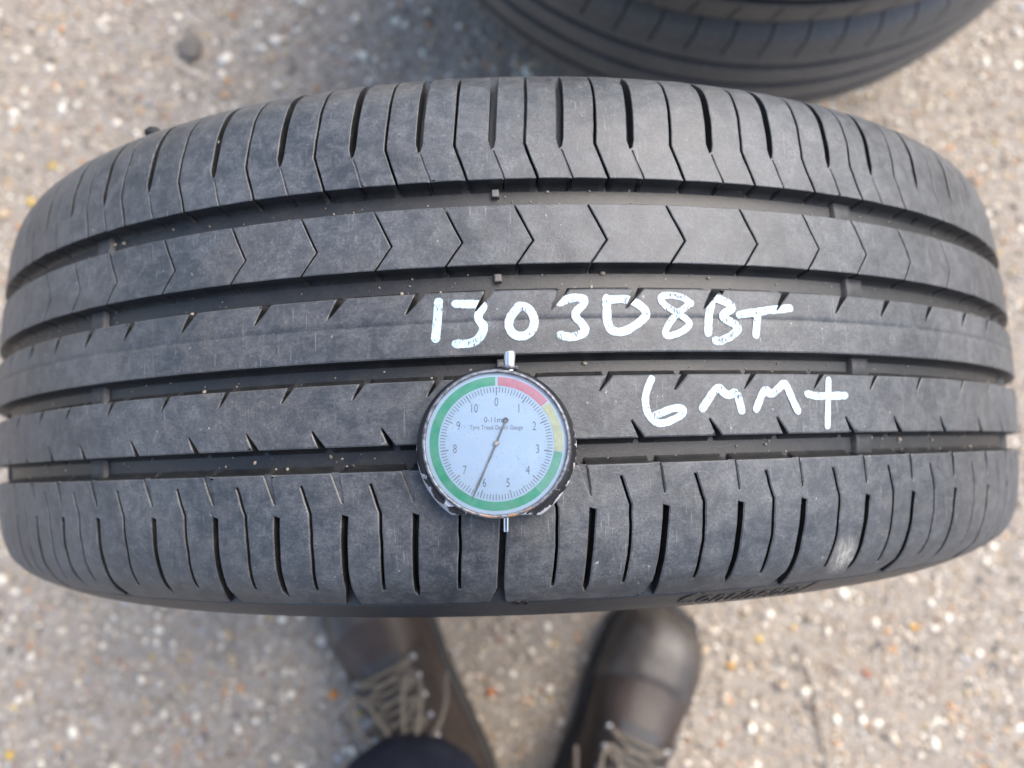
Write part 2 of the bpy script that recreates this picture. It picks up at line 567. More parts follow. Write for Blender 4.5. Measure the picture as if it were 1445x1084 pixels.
USL = [-44.3, -39.36, -34.93, -30.43, -25.44, -19.62, -14.47, -9.46, -5.10, -.5, 3.78, 8.34, 13.78, 18.37, 23.3, 27.54, 33.14, 38.62, 43.4]
LIM = 82.0


def extend(seq):
    gaps = [4.9, 4.6, 5.3, 5.0, 5.6, 4.7]
    s = list(seq); i = 0
    while s[-1] < LIM: s.append(s[-1] + gaps[i % 6]); i += 1
    i = 0
    while s[0] > -LIM: s.insert(0, s[0] - gaps[i % 6]); i += 1
    return s


def U(deg): return math.radians(deg) * R


def pl(deg, pts):
    """polyline of (degree offset, mm) -> metres"""
    return [np.array((U(deg + o), v / 1000.0)) for o, v in pts]


def thick(line, w0, w1=None):
    """thicken a polyline into a polygon, widths across (in u)"""
    w1 = w0 if w1 is None else w1
    n = len(line)
    ws = [w0 + (w1 - w0) * i / (n - 1) for i in range(n)]
    a = [p + np.array((w / 2, 0)) for p, w in zip(line, ws)]
    b = [p - np.array((w / 2, 0)) for p, w in zip(line, ws)]
    return np.array(a + b[::-1])


def wobble(line, amp=0.00012, n=4):
    out = []
    for a, b in zip(line[:-1], line[1:]):
        for j in range(n):
            t = j / n
            p = a + (b - a) * t
            if j: p = p + np.array((random.uniform(-amp, amp), 0))
            out.append(p)
    out.append(line[-1])
    return out


G1U, G1L, G2U, G2L, G3U, G3L, G4U, G4L = (x / 1000 for x in (49.35, 39.87, 18.87, 9.82, -11.98, -19.76, -40.74, -49.35))
TYRE_C = (0, 0, R - 0.0005)
tyre = empty('car_tyre', (0, 0, 0))
tag(tyre, 'worn black car tyre standing upright with white handwritten code on its tread', 'tyre')


def tyre_part(name, me, mat):
    o = link(name, me, mat, tyre)
    o.location = TYRE_C
    return o


def side_profile(groove=0.0066, edge=0.0958):
    """half section from the crown out to the bead: (a, drop)"""
    pts = []
    for a in np.linspace(0, .0905, 40): pts.append((a, drop_f(a) + groove))
    for a in (.0935, .0950): pts.append((a - .0016, float(drop_f(a)) + groove * (.0968 - a) / .007))
    pts.append((edge, float(drop_f(edge)) + 0.0002))
    for a in np.linspace(edge + .0004, .1022, 10): pts.append((a, float(drop_f(a))))
    # two fine moulding lines
    pts += [(.1030, .0352), (.1026, .0356), (.1032, .0366), (.1037, .0376), (.1052, .045), (.1066, .053), (.1075, .060), (.1085, .069), (.1088, .077), (.1082, .088), (.1062, .099), (.1030, .108), (.0995, .113), (.1005, .1165), (.0985, .1205), (.0925, .1222), (.0850, .1215)]
    pts += [(.084, .116), (.088, .105), (.094, .090), (.0965, .075), (.0945, .055), (.0885, .038), (.078, .0265), (.06, .0205), (.03, .0175), (0, .0165)]
    return pts


def build_casing():
    h = side_profile()
    out = h[:len(h)]
    loop = [(a, R - d) for a, d in h] + [(-a, R - d) for a, d in h[::-1][1:-1]]
    o = lathe('casing', loop, 480, SIDEW, tyre)
    o.location = TYRE_C
    # groove floor uses its own darker rubber
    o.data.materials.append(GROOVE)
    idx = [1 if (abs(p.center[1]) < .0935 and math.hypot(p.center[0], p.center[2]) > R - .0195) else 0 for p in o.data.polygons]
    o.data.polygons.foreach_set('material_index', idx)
    return o


build_casing()


def strip(name, v0, v1, edges_v, a0=LIM, a1=360 - LIM):
    """plain rib for the underside of the tyre that cannot be seen"""
    n = 64
    us = np.linspace(U(a0), U(a1), n)
    vs = np.linspace(v0, v1, 10)
    prof = [(vs[0], -.0068)] + [(v, 0) for v in vs] + [(vs[-1], -.0068)]
    V = np.concatenate([surf(np.full(len(prof), u), [p[0] for p in prof], [p[1] for p in prof]) for u in us])
    m = len(prof)
    F = [(i * m + k, i * m + k + 1, (i + 1) * m + k + 1, (i + 1) * m + k) for i in range(n - 1) for k in range(m - 1)]
    me = bpy.data.meshes.new(name); me.from_pydata(V.tolist(), [], F)
    bm = bmesh.new(); bm.from_mesh(me); bmesh.ops.recalc_face_normals(bm, faces=bm.faces); bm.to_mesh(me); bm.free()
    return me


OUT = 0.0957
# chevron rib: separate blocks
ch = extend(CH)
gap = 0.00078
for a, b in zip(ch[:-1], ch[1:]):
    la = wobble(pl(a, [(-1.1, 39.87), (0, 27.0), (-1.05, 18.87)]), 0.00006, 3)
    lb = wobble(pl(b, [(-1.1, 39.87), (0, 27.0), (-1.05, 18.87)]), 0.00006, 3)
    poly = [p + np.array((gap / 2, 0)) for p in la] + [p - np.array((gap / 2, 0)) for p in lb[::-1]]
    me = tread_mesh('chevron_block', np.array(poly), [], inset=0.0003, round_h=0.0002, edges_v=[(G1L, .0009), (G2U, -.0009)])
    tyre_part('chevron_block', me, TREAD)

# upper shoulder: blocks between sipes, each with a wide slot
us, ul = extend(USS), extend(USL)
sp = [(0.75, 49.35), (0.0, 62.5), (0.18, 76), (0.35, OUT * 1000)]
for a, b in zip(us[:-1], us[1:]):
    la = wobble(pl(a, sp), 0.00010, 4); lb = wobble(pl(b, sp), 0.00010, 4)
    poly = [p + np.array((.00050, 0)) for p in la] + [p - np.array((.00050, 0)) for p in lb[::-1]]
    cuts, floors = [], []
    for s in ul:
        if a < s < b:
            c0, c1 = U(s), U(s + .28)
            cuts.append(np.array([(c0 - .0004, .0604), (c0 + .0006, .0612), (c0 + .0013, .064), (c1 + .0014, .088), (c1 + .0020, .0999), (c1 - .0020, .0999), (c1 - .0014, .088), (c0 - .0012, .064)]))
            cl = wobble(pl(s, [(0.72, 49.0), (0.08, 60.0)]), .0001, 4)
            cuts.append(thick(cl, .0007, .0004))
            floors.append((thick(pl(s, [(0.72, 49.4), (0.08, 60.0)]), .0016, .0012), .00055))
    me = tread_mesh('shoulder_block', np.array(poly), cuts, inset=0.00025, round_h=0.0002, edges_v=[(G1U, -.0009)], floors=floors)
    tyre_part('shoulder_block', me, TREAD)

# centre rib with slanted notches along one edge and a fine moulded line
u0, u1 = U(-LIM), U(LIM)
cuts3 = []
for s in extend(N3):
    c = U(s); j = random.uniform(-.0003, .0003)
    cuts3.append(np.array([(c - .0020, .0100), (c + .0016 + j, .0100), (U(s - 0.92) + .0003, .0032), (U(s - 1.0) - .0001, .0030)]))
me = tread_mesh('centre_rib', np.array([(u0, G3U), (u1, G3U), (u1, G2L), (u0, G2L)]), cuts3, edges_v=[(G3U, -.0009), (G2L, .0009)], lines=[(-.0001, 0), (-.0005, .00035), (-.0009, 0.00005)], wear=.00005)
tyre_part('centre_rib', me, TREAD)
# second rib with notches on both edges
cuts4 = []
for s in extend(N4T):
    c = U(s); j = random.uniform(-.0004, .0003)
    cuts4.append(np.array([(c - .0014, -.0195), (c + .0010 + j, -.0195), (U(s - .70) + .0002, -.0249), (U(s - .78), -.0250)]))
for s in extend(N4B):
    c = U(s); e = U(s + .62); j = random.uniform(-.0003, .0003)
    cuts4.append(np.array([(c - .0003, -.0350), (c + .0002, -.0349), (e + .0013 + j, -.0410), (e - .0012, -.0410)]))
me = tread_mesh('notched_rib', np.array([(u0, G4U), (u1, G4U), (u1, G3L), (u0, G3L)]), cuts4, edges_v=[(G4U, -.0009), (G3L, .0009)], wear=.00005)
tyre_part('notched_rib', me, TREAD)
# lower shoulder rib: long sipes, wide slots and short tapering nicks from the groove
cutsL, floorsL = [], []
for s in extend(LSS):
    ln = wobble(pl(s, [(-.55, -53.2), (0, -63.0), (-.05, -76), (-.3, -89.6)]), .00012, 4)
    cutsL.append(thick(ln, .0009, .0012))
for k, s in enumerate(extend(LSL)):
    longer = abs(s) > 0 and any(abs(s - q) < .1 for q in (-39.37, -30.15, -19.2, -10.18, -.46, 9.44, 19.05, 29.22, 40.62))
    t, b = U(s), U(s - .35)
    w = .00115
    if longer:
        cutsL.append(np.array([(t - w * .9, -.0632), (t + w, -.0640), (b + w * .95, -.0885), (b + .0014, -.0970), (b - .0052, -.0970), (b - w * 1.2, -.0895)]))
    else:
        cutsL.append(np.array([(t - w * .9, -.0632), (t + w, -.0640), (b + w * .9, -.0895), (b + .0002, -.0925), (b - w * .9, -.0900)]))
    cr = [(U(s - .72) - .0004, -.0491), (U(s - .42) + .0008, -.0491), (U(s - .05) + .0001, -.0596), (U(s - .12) - .0001, -.0594)]
    crp = np.array(cr)
    cutsL.append(crp)
    line = thick(wobble(pl(s, [(-.44, -49.5), (-.09, -59.0)]), .0001, 4), .00045, .0003)
    floorsL.append((crp[[0, 1, 2, 3]] * np.array([1, 1]), .0008))
me = tread_mesh('shoulder_rib', np.array([(u0, -OUT), (u1, -OUT), (u1, G4L), (u0, G4L)]), cutsL, edges_v=[(G4L, .0009)], floors=floorsL)
tyre_part('shoulder_rib', me, TREAD)
# plain continuation of the ribs round the underside
for v0, v1 in ((G1L, G2U), (G1U, OUT), (G2L, G3U), (G3L, G4U), (G4L, -OUT)):
    tyre_part('plain_rib', strip('plain_rib', v0, v1, ()), TREAD)


# wear bars and moulding nubs in the grooves
def patch_block(name, deg, v0, v1, length, h0, h1, mat, taper=0.0008):
    bm = bmesh.new()
    n = 5
    du = length / 2
    rows = []
    for h, t in ((h0, -taper), (h1 - .0003, 0), (h1, .0004)):
        ring = []
        for i in range(n): ring.append((U(deg) - du + t + (2 * du - 2 * t) * i / (n - 1), v0 + max(t, 0)))
        for i in range(n): ring.append((U(deg) + du - t - (2 * du - 2 * t) * i / (n - 1), v1 - max(t, 0)))
        rows.append([bm.verts.new(surf(u, v, h)) for u, v in ring])
    for a, b in zip(rows[:-1], rows[1:]):
        for i in range(len(a)): bm.faces.new((a[i], a[(i + 1) % len(a)], b[(i + 1) % len(a)], b[i]))
    top = rows[-1]
    for i in range(n - 1): bm.faces.new((top[i], top[i + 1], top[2 * n - 2 - i], top[2 * n - 1 - i]))
    bmesh.ops.recalc_face_normals(bm, faces=bm.faces)
    me = bpy.data.meshes.new(name); bm.to_mesh(me); bm.free()
    sharpen(me, 40)
    return tyre_part(name, me, mat)


for deg in (-58.5, -31.3, 25.1, 52.5):
    for lo, hi in ((G1L, G1U), (G2L, G2U), (G3L, G3U), (G4L, G4U)):
        patch_block('wear_bar', deg + random.uniform(-.15, .15), lo + .0006, hi - .0006, .0088, -.0067, -.0046 + random.uniform(-.0002, .0002), BARM)
NUB = plain_mat('polished_rubber_nub', (0.16, 0.15, 0.145), 0.4, 0.0, 0.35, 900, 0.4)
for v in (.0462, .0155, -.0142):
    patch_block('mould_nub', -.38, v - .0013, v + .0013, .0023, -.0067, -.0040, NUB, .0003)
# grit caught in the grooves
bm = bmesh.new()
for k in range(260):
    lo, hi = random.choice(((G1L, G1U), (G2L, G2U), (G3L, G3U), (G4L, G4U)))
    p = Vector(surf(U(random.uniform(-50, 50)), random.uniform(lo + .001, hi - .001), -.0064))
    r = random.uniform(.00018, .00055) if random.random() < .93 else random.uniform(.0007, .0012)
    mtx = Matrix.Translation(p) @ Matrix.Rotation(random.uniform(0, 6), 4, (random.random(), random.random(), random.random() + .1)) @ Matrix.Diagonal((r, r * random.uniform(.6, 1), r * random.uniform(.5, .9), 1))
    bmesh.ops.create_icosphere(bm, subdivisions=1, radius=1, matrix=mtx)
me = bpy.data.meshes.new('groove_grit'); bm.to_mesh(me); bm.free()
tag(tyre_part('groove_grit', me, plain_mat('grit', (.30, .26, .21), .8, 0, .5, 300)), kind='stuff')
# rubber tab left at the back shoulder
bm = bmesh.new()
bmesh.ops.create_icosphere(bm, subdivisions=2, radius=1)
for v in bm.verts: v.co = Vector(v.co) * 1.0 + Vector((random.uniform(-.15, .15),) * 3)
me = bpy.data.meshes.new('rubber_tab'); bm.to_mesh(me); bm.free()
tb = tyre_part('rubber_tab', me, LETTER)
q = surf(U(-30.6), .0985, .0)
tb.location = Vector(TYRE_C) + Vector(q) + Vector((0, .002, .0005)); tb.scale = (.0038, .0020, .0020)


# ------------------------------------------------------------------ handwritten marker characters
STROKES = [
    (3.05, [[(-22.27, 6.71), (-22.83, -0.02), (-23.52, -5.6)]]),
    (2.88, [[(-16.47, 5.79), (-9.62, 5.37), (-6.64, 4.95), (-9.3, 1.57), (-8.71, -0.4), (-6.65, -2.63), (-9.99, -7.78), (-16.72, -7.82)]]),
    (2.96, [[(4.65, 4.23), (1.54, 0.67), (0.89, -2.45), (2.41, -5.29), (5.14, -6.15), (7.94, -5.24), (9.84, -2.07), (9.37, 1.4), (7.21, 4.16), (4.65, 4.23)]]),
    (2.88, [[(18.6, 5.19), (22.56, 6.79), (26.89, 6.64), (26.7, 4.54), (22.64, 0.89), (26.26, -2.64), (26.87, -5.25), (21.98, -7.0), (18.37, -5.85)]]),
    (2.93, [[(34.44, 6.33), (34.13, -4.14), (39.25, -5.75), (45.87, -1.83), (48.97, 1.59), (42.83, 6.28), (34.61, 5.83)]]),
    (2.4, [[(64.2, 4.65), (61.2, 7.2), (53.2, 7.6), (53.9, 4.4), (58.82, 1.5), (64.2, -2.06), (61.2, -5.0), (55.4, -7.0), (54.0, -5.6), (57.6, 0.14), (64.4, 4.8)]]),
    (2.93, [[(72.55, 6.29), (70.64, 0.24), (70.14, -5.46)], [(73.68, 6.82), (81.68, 3.71), (74.26, 0.39), (82.29, -3.08), (80.73, -5.6), (74.5, -8.65), (72.8, -8.17)]]),
    (2.93, [[(82.56, 0.94), (90.94, 2.42), (103.61, 4.01)], [(89.81, 1.36), (88.57, -6.09)]]),
    (2.55, [[(48.74, -21.14), (46.18, -26.82), (46.38, -31.58), (48.28, -34.97), (51.46, -36.7), (58.4, -34.2), (60.3, -31.7), (56.5, -30.9), (49.3, -33.6)]]),
    (2.88, [[(66.72, -31.4), (72.67, -23.61), (74.74, -26.38), (76.93, -27.26), (79.87, -25.73), (81.48, -32.47)]]),
    (2.88, [[(87.23, -31.96), (90.8, -24.63), (93.4, -27.26), (96.63, -24.75), (99.53, -22.58), (101.39, -27.11), (104.29, -32.71)]]),
    (2.77, [[(108.84, -26.81), (113.02, -27.7), (126.34, -27.36)], [(118.74, -21.85), (117.93, -30.09), (117.33, -38.17)]]),
]


def smooth_line(p, it=2):
    p = [np.array(q, float) for q in p]
    for _ in range(it):
        out = [p[0]]
        for a, b in zip(p[:-1], p[1:]): out += [a * .75 + b * .25, a * .25 + b * .75]
        out.append(p[-1]); p = out
    return p


def seg_dist(P, a, b):
    d = b - a; L = max(d @ d, 1e-18)
    t = np.clip(((P - a) @ d) / L, 0, 1)
    return np.hypot(*(P - (a + t[:, None] * d)).T)


def painted_char(width, strokes, cuts):
    lines = [[q / 1000 for q in smooth_line(s)] for s in strokes]
    capsules = []
    for ln in lines:
        for i, (a, b) in enumerate(zip(ln[:-1], ln[1:])):
            d = b - a; L = np.hypot(*d)
            if L < 1e-6: continue
            d /= L; n = np.array((-d[1], d[0]))
            w = width / 2000 * random.uniform(.97, 1.03)
            poly = []
            for ang in np.linspace(-math.pi / 2, math.pi / 2, 6): poly.append(b + w * (d * math.cos(ang) + n * math.sin(ang)) * (1 + random.uniform(-.09, .07)))
            for ang in np.linspace(math.pi / 2, 3 * math.pi / 2, 6): poly.append(a + w * (d * math.cos(ang) + n * math.sin(ang)) * (1 + random.uniform(-.09, .07)))
            capsules.append(np.array(poly))
    lo = np.min([c.min(0) for c in capsules], 0) - .001; hi = np.max([c.max(0) for c in capsules], 0) + .001
    near = [c for c in cuts if c[:, 0].max() > lo[0] and c[:, 0].min() < hi[0] and c[:, 1].max() > lo[1] and c[:, 1].min() < hi[1]]
    cs = []
    for c in near:
        m = c.mean(0); cs.append(m + (c - m) * 1.06)
    P, T = cdt_region(capsules, cs, .0009)
    used = np.unique(T); idx = -np.ones(len(P), int); idx[used] = np.arange(len(used))
    h = np.full(len(used), .00022)
    W = surf(P[used, 0], P[used, 1], h)
    tri = idx[T]
    A = np.cross(W[tri[:, 1]] - W[tri[:, 0]], W[tri[:, 2]] - W[tri[:, 0]])
    cen = W[tri].mean(1)
    flip = (A * cen).sum(1) < 0
    tri[flip] = tri[flip][:, ::-1]
    me = bpy.data.meshes.new('painted_character')
    me.from_pydata(W.tolist(), [], tri.tolist())
    return tyre_part('painted_character', me, PAINT)


for w, st in STROKES: painted_char(w, st, cuts3 + cuts4)


# ------------------------------------------------------------------ moulded lettering on the sidewall
def text_mesh(txt, size, extrude=0.0, shear=0.0, align='LEFT', spacing=1.0, yalign='BOTTOM_BASELINE', bold=0.0):
    cu = bpy.data.curves.new('t', 'FONT')
    cu.body = txt; cu.size = size; cu.extrude = extrude; cu.shear = shear
    cu.align_x = align; cu.space_character = spacing
    cu.align_y = yalign
    cu.resolution_u = 3; cu.offset = bold * size
    o = bpy.data.objects.new('t', cu); COL.objects.link(o)
    dg = bpy.context.evaluated_depsgraph_get(); dg.update()
    me = bpy.data.meshes.new_from_object(o.evaluated_get(dg))
    bpy.data.objects.remove(o); bpy.data.curves.remove(cu)
    return me


def side_text(name, txt, deg0, deg1, w_top, height, mat, shear=0.25):
    me = text_mesh(txt, 1.0, .02, shear, bold=.012, spacing=1.08)
    co = np.array([v.co[:] for v in me.vertices])
    x0, x1 = co[:, 0].min(), co[:, 0].max()
    y1 = co[:, 1].max(); y0 = co[:, 1].min()
    # walk along the profile outwards from the shoulder
    aa = np.linspace(.0945, .1085, 200); dd = drop_f(aa)
    L = np.r_[0, np.cumsum(np.hypot(np.diff(aa), np.diff(dd)))]
    deg = deg0 + (co[:, 0] - x0) / (x1 - x0) * (deg1 - deg0)
    w = w_top + (y1 - co[:, 1]) / (y1 - y0) * height
    a = np.interp(w, L, aa)
    h = np.where(co[:, 2] > 0, .0004, -.0008)
    W = surf(np.radians(deg) * R, -a, h)
    me.vertices.foreach_set('co', W.reshape(-1)); me.update()
    me.name = name
    bm = bmesh.new(); bm.from_mesh(me); bmesh.ops.recalc_face_normals(bm, faces=bm.faces); bm.to_mesh(me); bm.free()
    o = link(name, me, mat, tyre, smooth=False); o.location = TYRE_C
    return o


side_text('sidewall_lettering', 'Continental', 11.7, 22.6, .0030, .0120, LETTER)
side_text('sidewall_mark', '∞', -0.2, 1.0, .0010, .0035, LETTER, .4)


# ------------------------------------------------------------------ tread depth gauge
def gauge_mats():
    d = {}
    m = NT('chipped_black_enamel')
    P = m.coord('Object')
    n = m.noise(P, 190, 5, 0.62, 0.8)
    ln = m.n('ShaderNodeVectorMath', operation='LENGTH')
    sx = m.n('ShaderNodeMapping', i_Scale=(1, 1, 0)); m.l(P, sx.inputs['Vector']); m.l(sx.outputs[0], ln.inputs[0])
    rim = m.ramp(m.math('MULTIPLY', ln.outputs['Value'], 1000 / 30.0, True), [(0.80, 0.0), (0.845, 0.02), (0.873, 0.16), (0.9, 0.2)])
    sy = m.n('ShaderNodeSeparateXYZ'); m.l(P, sy.inputs[0])
    low = m.math('MULTIPLY', m.math('SUBTRACT', -0.004, sy.outputs['Y']), 7.0, True)
    chip = m.ramp(m.math('ADD', m.math('ADD', n, rim), low), [(0.665, 0.0), (0.68, 1.0)])
    metal = m.mix(m.ramp(m.noise(P, 600, 3, 0.6), [(0.4, 0.0), (0.7, 1.0)]), (0.50, 0.54, 0.60), (0.42, 0.36, 0.31))
    col = m.mix(chip, (0.012, 0.013, 0.016), metal)
    m.principled(col, m.ramp(chip, [(0, .32), (1, .45)]), m.bump(chip, -0.5, .0004), .5)
    d['case'] = m.mat
    m = NT('worn_bezel_metal')
    P = m.coord('Object')
    sy = m.n('ShaderNodeSeparateXYZ'); m.l(P, sy.inputs[0])
    low = m.math('MULTIPLY', m.math('SUBTRACT', -0.010, sy.outputs['Y']), 26.0, True)
    rust = m.ramp(m.math('ADD', m.math('MULTIPLY', low, 0.8), m.math('MULTIPLY', m.noise(P, 480, 4, 0.7), 0.9)), [(0.68, 0.0), (0.80, 1.0)])
    dark = m.ramp(m.noise(P, 700, 4, 0.7), [(0.38, 0.0), (0.6, 1.0)])
    base = m.mix(dark, (0.07, 0.072, 0.08), (0.24, 0.255, 0.29))
    col = m.mix(rust, base, (0.34, 0.19, 0.10))
    m.principled(col, 0.5, m.bump(dark, .12, .0002), .5, m.ramp(rust, [(0, .55), (1, .1)]))
    d['bezel'] = m.mat
    m = NT('dial_card')
    P = m.coord('Object')
    v = m.voronoi(P, 1500)
    sc = m.n('ShaderNodeSeparateColor'); m.l(v.outputs['Color'], sc.inputs[0])
    spk = m.math('MULTIPLY', m.math('GREATER_THAN', sc.outputs[0], .80), m.math('LESS_THAN', v.outputs['Distance'], .30))
    spk = m.math('MULTIPLY', spk, m.ramp(m.noise(P, 90, 3, .6), [(.4, 0.0), (.6, .8)]))
    col = m.mix(m.noise(P, 120, 3, .6), (0.35, 0.50, 0.68), (0.42, 0.56, 0.72))
    col = m.mix(spk, col, (0.25, 0.33, 0.44))
    m.principled(col, .6, None, .3)
    d['dial'] = m.mat
    for nm, c in (('green', (0.002, 0.30, 0.17)), ('glare_green', (0.10, 0.36, 0.27)), ('red', (0.47, 0.16, 0.23)), ('yellow', (0.42, 0.46, 0.30))):  # second green is paler: lens glare mixed into its colour
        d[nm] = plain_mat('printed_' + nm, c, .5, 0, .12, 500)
    d['ink'] = plain_mat('printed_ink', (0.12, 0.16, 0.23), .6, 0, .3, 900)
    d['needle'] = plain_mat('needle_metal', (0.10, 0.105, 0.11), .45, .3, .35, 1200)
    d['hub'] = plain_mat('hub_metal', (0.42, 0.38, 0.35), .4, .6, .35, 1500)
    d['chrome'] = plain_mat('chrome', (0.80, 0.80, 0.80), .12, 1.0, .05, 300)
    m = NT('dusty_lens')
    P = m.coord('Object')
    fr = m.n('ShaderNodeFresnel', i_IOR=1.45)
    tr = m.n('ShaderNodeBsdfTransparent'); tr.inputs['Color'].default_value = (.97, .985, 1, 1)
    gl = m.n('ShaderNodeBsdfGlossy', i_Roughness=.08)
    df = m.n('ShaderNodeBsdfDiffuse'); df.inputs['Color'].default_value = (.62, .68, .74, 1)
    m1 = m.n('ShaderNodeMixShader'); m.l(fr.outputs[0], m1.inputs[0]); m.l(tr.outputs[0], m1.inputs[1]); m.l(gl.outputs[0], m1.inputs[2])
    dust = m.ramp(m.noise(P, 160, 5, .7), [(.35, .02), (.75, .12)])
    m2 = m.n('ShaderNodeMixShader'); m.l(dust, m2.inputs[0]); m.l(m1.outputs[0], m2.inputs[1]); m.l(df.outputs[0], m2.inputs[2])
    m.l(m2.outputs[0], m.out.inputs['Surface'])
    d['lens'] = m.mat
    return d


def build_gauge():
    mt = gauge_mats()
    root = empty('depth_gauge', (-0.0041, -0.0411, 0.6384), (0.045, 0.0, -0.033))
    tag(root, 'round tread depth gauge with green-edged dial lying on the tyre tread', 'gauge')
    T = .0115                                  # case thickness

    def ring(r_list, z_list, mat, name, seg=128, parent=root):
        return lathe(name, list(zip(z_list, r_list)), seg, mat, parent, True, 'Z')
    # case: round with a flat foot, slightly tapering towards the front
    rc, yc, yf = .0257, -.0014, -.0228
    outline = []
    for t in np.linspace(0, 2 * np.pi, 160, endpoint=False):
        x, y = rc * math.sin(t), yc + rc * math.cos(t)
        if y < yf:
            y = yf
        outline.append((x, y))
    bm = bmesh.new()
    rows = []
    for z, k in ((0.0, .93), (.0008, .97), (.0025, 1.0), (.0068, 1.0), (.0078, .988), (.0098, .925), (.0100, .90)):
        rows.append([bm.verts.new((x * k, (y - yc) * (k if y > yf + 1e-6 else 1 - (1 - k) * .35) + yc, z)) for x, y in outline])
    for a, b in zip(rows[:-1], rows[1:]):
        for i in range(len(a)): bm.faces.new((a[i], a[(i + 1) % len(a)], b[(i + 1) % len(a)], b[i]))
    bm.faces.new(rows[0]); bm.faces.new(rows[-1])
    bmesh.ops.recalc_face_normals(bm, faces=bm.faces)
    o = from_bm('case', bm, mt['case'], root); sharpen(o.data, 32)
    ring([.0223, .0231, .0235, .0235, .0232, .0227, .0223], [.0080, .0080, .0090, .0110, .0117, .0119, .0116], mt['bezel'], 'bezel')
    zf = .0104
    # dial face
    bm = bmesh.new()
    bmesh.ops.create_circle(bm, cap_ends=True, segments=96, radius=.0224)
    o = from_bm('dial_face', bm, mt['dial'], root, False); o.location.z = zf

    def arc(name, a0, a1, r0, r1, mat, z):
        n = max(3, int((a1 - a0) / 2.5))
        V, F = [], []
        for i in range(n + 1):
            t = rad(a0 + (a1 - a0) * i / n)
            for r in (r0, r1): V.append((r * math.sin(t), r * math.cos(t), z))
        for i in range(n): F.append((2 * i, 2 * i + 1, 2 * i + 3, 2 * i + 2))
        me = bpy.data.meshes.new(name); me.from_pydata(V, [], F)
        bm = bmesh.new(); bm.from_mesh(me); bmesh.ops.recalc_face_normals(bm, faces=bm.faces)
        if bm.faces[:][0].normal.z < 0: bmesh.ops.reverse_faces(bm, faces=bm.faces)
        bm.to_mesh(me); bm.free()
        return link(name, me, mat, root, False)
    z1 = zf + .0001
    arc('red_band', 1.2, 50.5, .0183, .0211, mt['red'], z1)
    arc('yellow_band', 51.5, 97.0, .0183, .0211, mt['yellow'], z1)
    arc('green_band', 138.0, 358.8, .0183, .0211, mt['green'], z1)
    arc('glare_green_band', 97.6, 138.0, .0183, .0211, mt['glare_green'], z1)  # same green band, with the glare of the lens painted in
    # ticks
    V, F = [], []
    for i in range(110):
        t = 2 * math.pi * i / 110
        major, half = i % 10 == 0, i % 5 == 0
        r1 = .0178; r0 = r1 - (.0026 if major else .0021 if half else .0017); w = .00017 if major else .00012
        er, et = Vector((math.sin(t), math.cos(t), 0)), Vector((math.cos(t), -math.sin(t), 0))
        b = len(V)
        for r, s in ((r0, -1), (r0, 1), (r1, 1), (r1, -1)): V.append((er * r + et * s * w + Vector((0, 0, z1)))[:])
        F.append((b, b + 1, b + 2, b + 3))
    me = bpy.data.meshes.new('tick_marks'); me.from_pydata(V, [], F)
    link('tick_marks', me, mt['ink'], root, False)

    def label(name, txt, x, y, size, sx=1.0, z=z1, sp=1.0):
        me = text_mesh(txt, size, 0, 0, 'CENTER', sp, 'CENTER')
        o = link(name, me, mt['ink'], root, False)
        o.location = (x, y, z); o.scale = (sx, 1, 1)
        return o
    for k in range(11):
        t = 2 * math.pi * k / 11
        label('numeral', str(k), .0132 * math.sin(t), .0130 * math.cos(t), .0040, .68)
    label('range_text', '0-11mm', -.0002, .0074, .0026, .85)
    label('title_text', 'Tyre Tread Depth Gauge', 0, .0050, .00205, .80)
    # needle
    tip = Vector((-.0076, -.0176)); tail = Vector((.0030, .0073))
    d = (tip - tail).normalized(); n = Vector((-d.y, d.x))
    bm = bmesh.new()
    pr = [(tail + d * .0008, .00022), (Vector((0, 0)), .00032), (tip * .55, .00026), (tip * .75, .0004), (tip * .82, .0003), (tip, .00006)]
    up, dn = [], []
    for p, w in pr:
        for s, lst in ((1, up), (-1, dn)):
            q = p + n * w * s
            lst.append((bm.verts.new((q.x, q.y, .00014)), bm.verts.new((q.x, q.y, -.00014))))
    for i in range(len(pr) - 1):
        a, b, c, e = up[i], up[i + 1], dn[i + 1], dn[i]
        bm.faces.new((a[0], b[0], c[0], e[0])); bm.faces.new((a[1], e[1], c[1], b[1]))
        bm.faces.new((a[0], a[1], b[1], b[0])); bm.faces.new((e[0], c[0], c[1], e[1]))
    bmesh.ops.recalc_face_normals(bm, faces=bm.faces)
    nd = from_bm('needle', bm, mt['needle'], root, False); nd.location.z = zf + .0008
    rg = lathe('needle_ring', [(-.00014, .00045), (.00014, .00045), (.00014, .0009), (-.00014, .0009)], 24, mt['needle'], nd, True, 'Z')
    rg.location = (tail.x, tail.y, 0)
    hb = lathe('hub', [(0, .00001), (.0013, .00001), (.0012, .0006), (.0009, .00085), (0, .0009)], 24, mt['hub'], root, True, 'Z')
    hb.location.z = zf + .0002
    # lens
    pr = [(r, .0117 + .0006 * (1 - (r / .0223) ** 2)) for r in (.00001, .006, .011, .016, .0205, .0223)]
    lathe('lens', [(z, r) for r, z in pr], 96, mt['lens'], root, False, 'Z')

    # plunger pins along Y
    def pin(name, x, y0, y1, r, z, dome):
        prof = [(y0, .00001), (y0, r), (y1 - dome, r), (y1 - dome * .35, r * .82), (y1, r * .35), (y1 + .00005, .00001)] if y1 > y0 else \
               [(y0, .00001), (y0, r), (y1 + dome, r), (y1 + dome * .2, r * .85), (y1, r * .5), (y1, .00001)]
        o = lathe(name, prof, 32, mt['chrome'], root, True, 'Y')
        o.location = (x, 0, z)
        sharpen(o.data, 50)
        return o
    pin('plunger', .0042, .018, .0300, .0019, .0062, .0008)
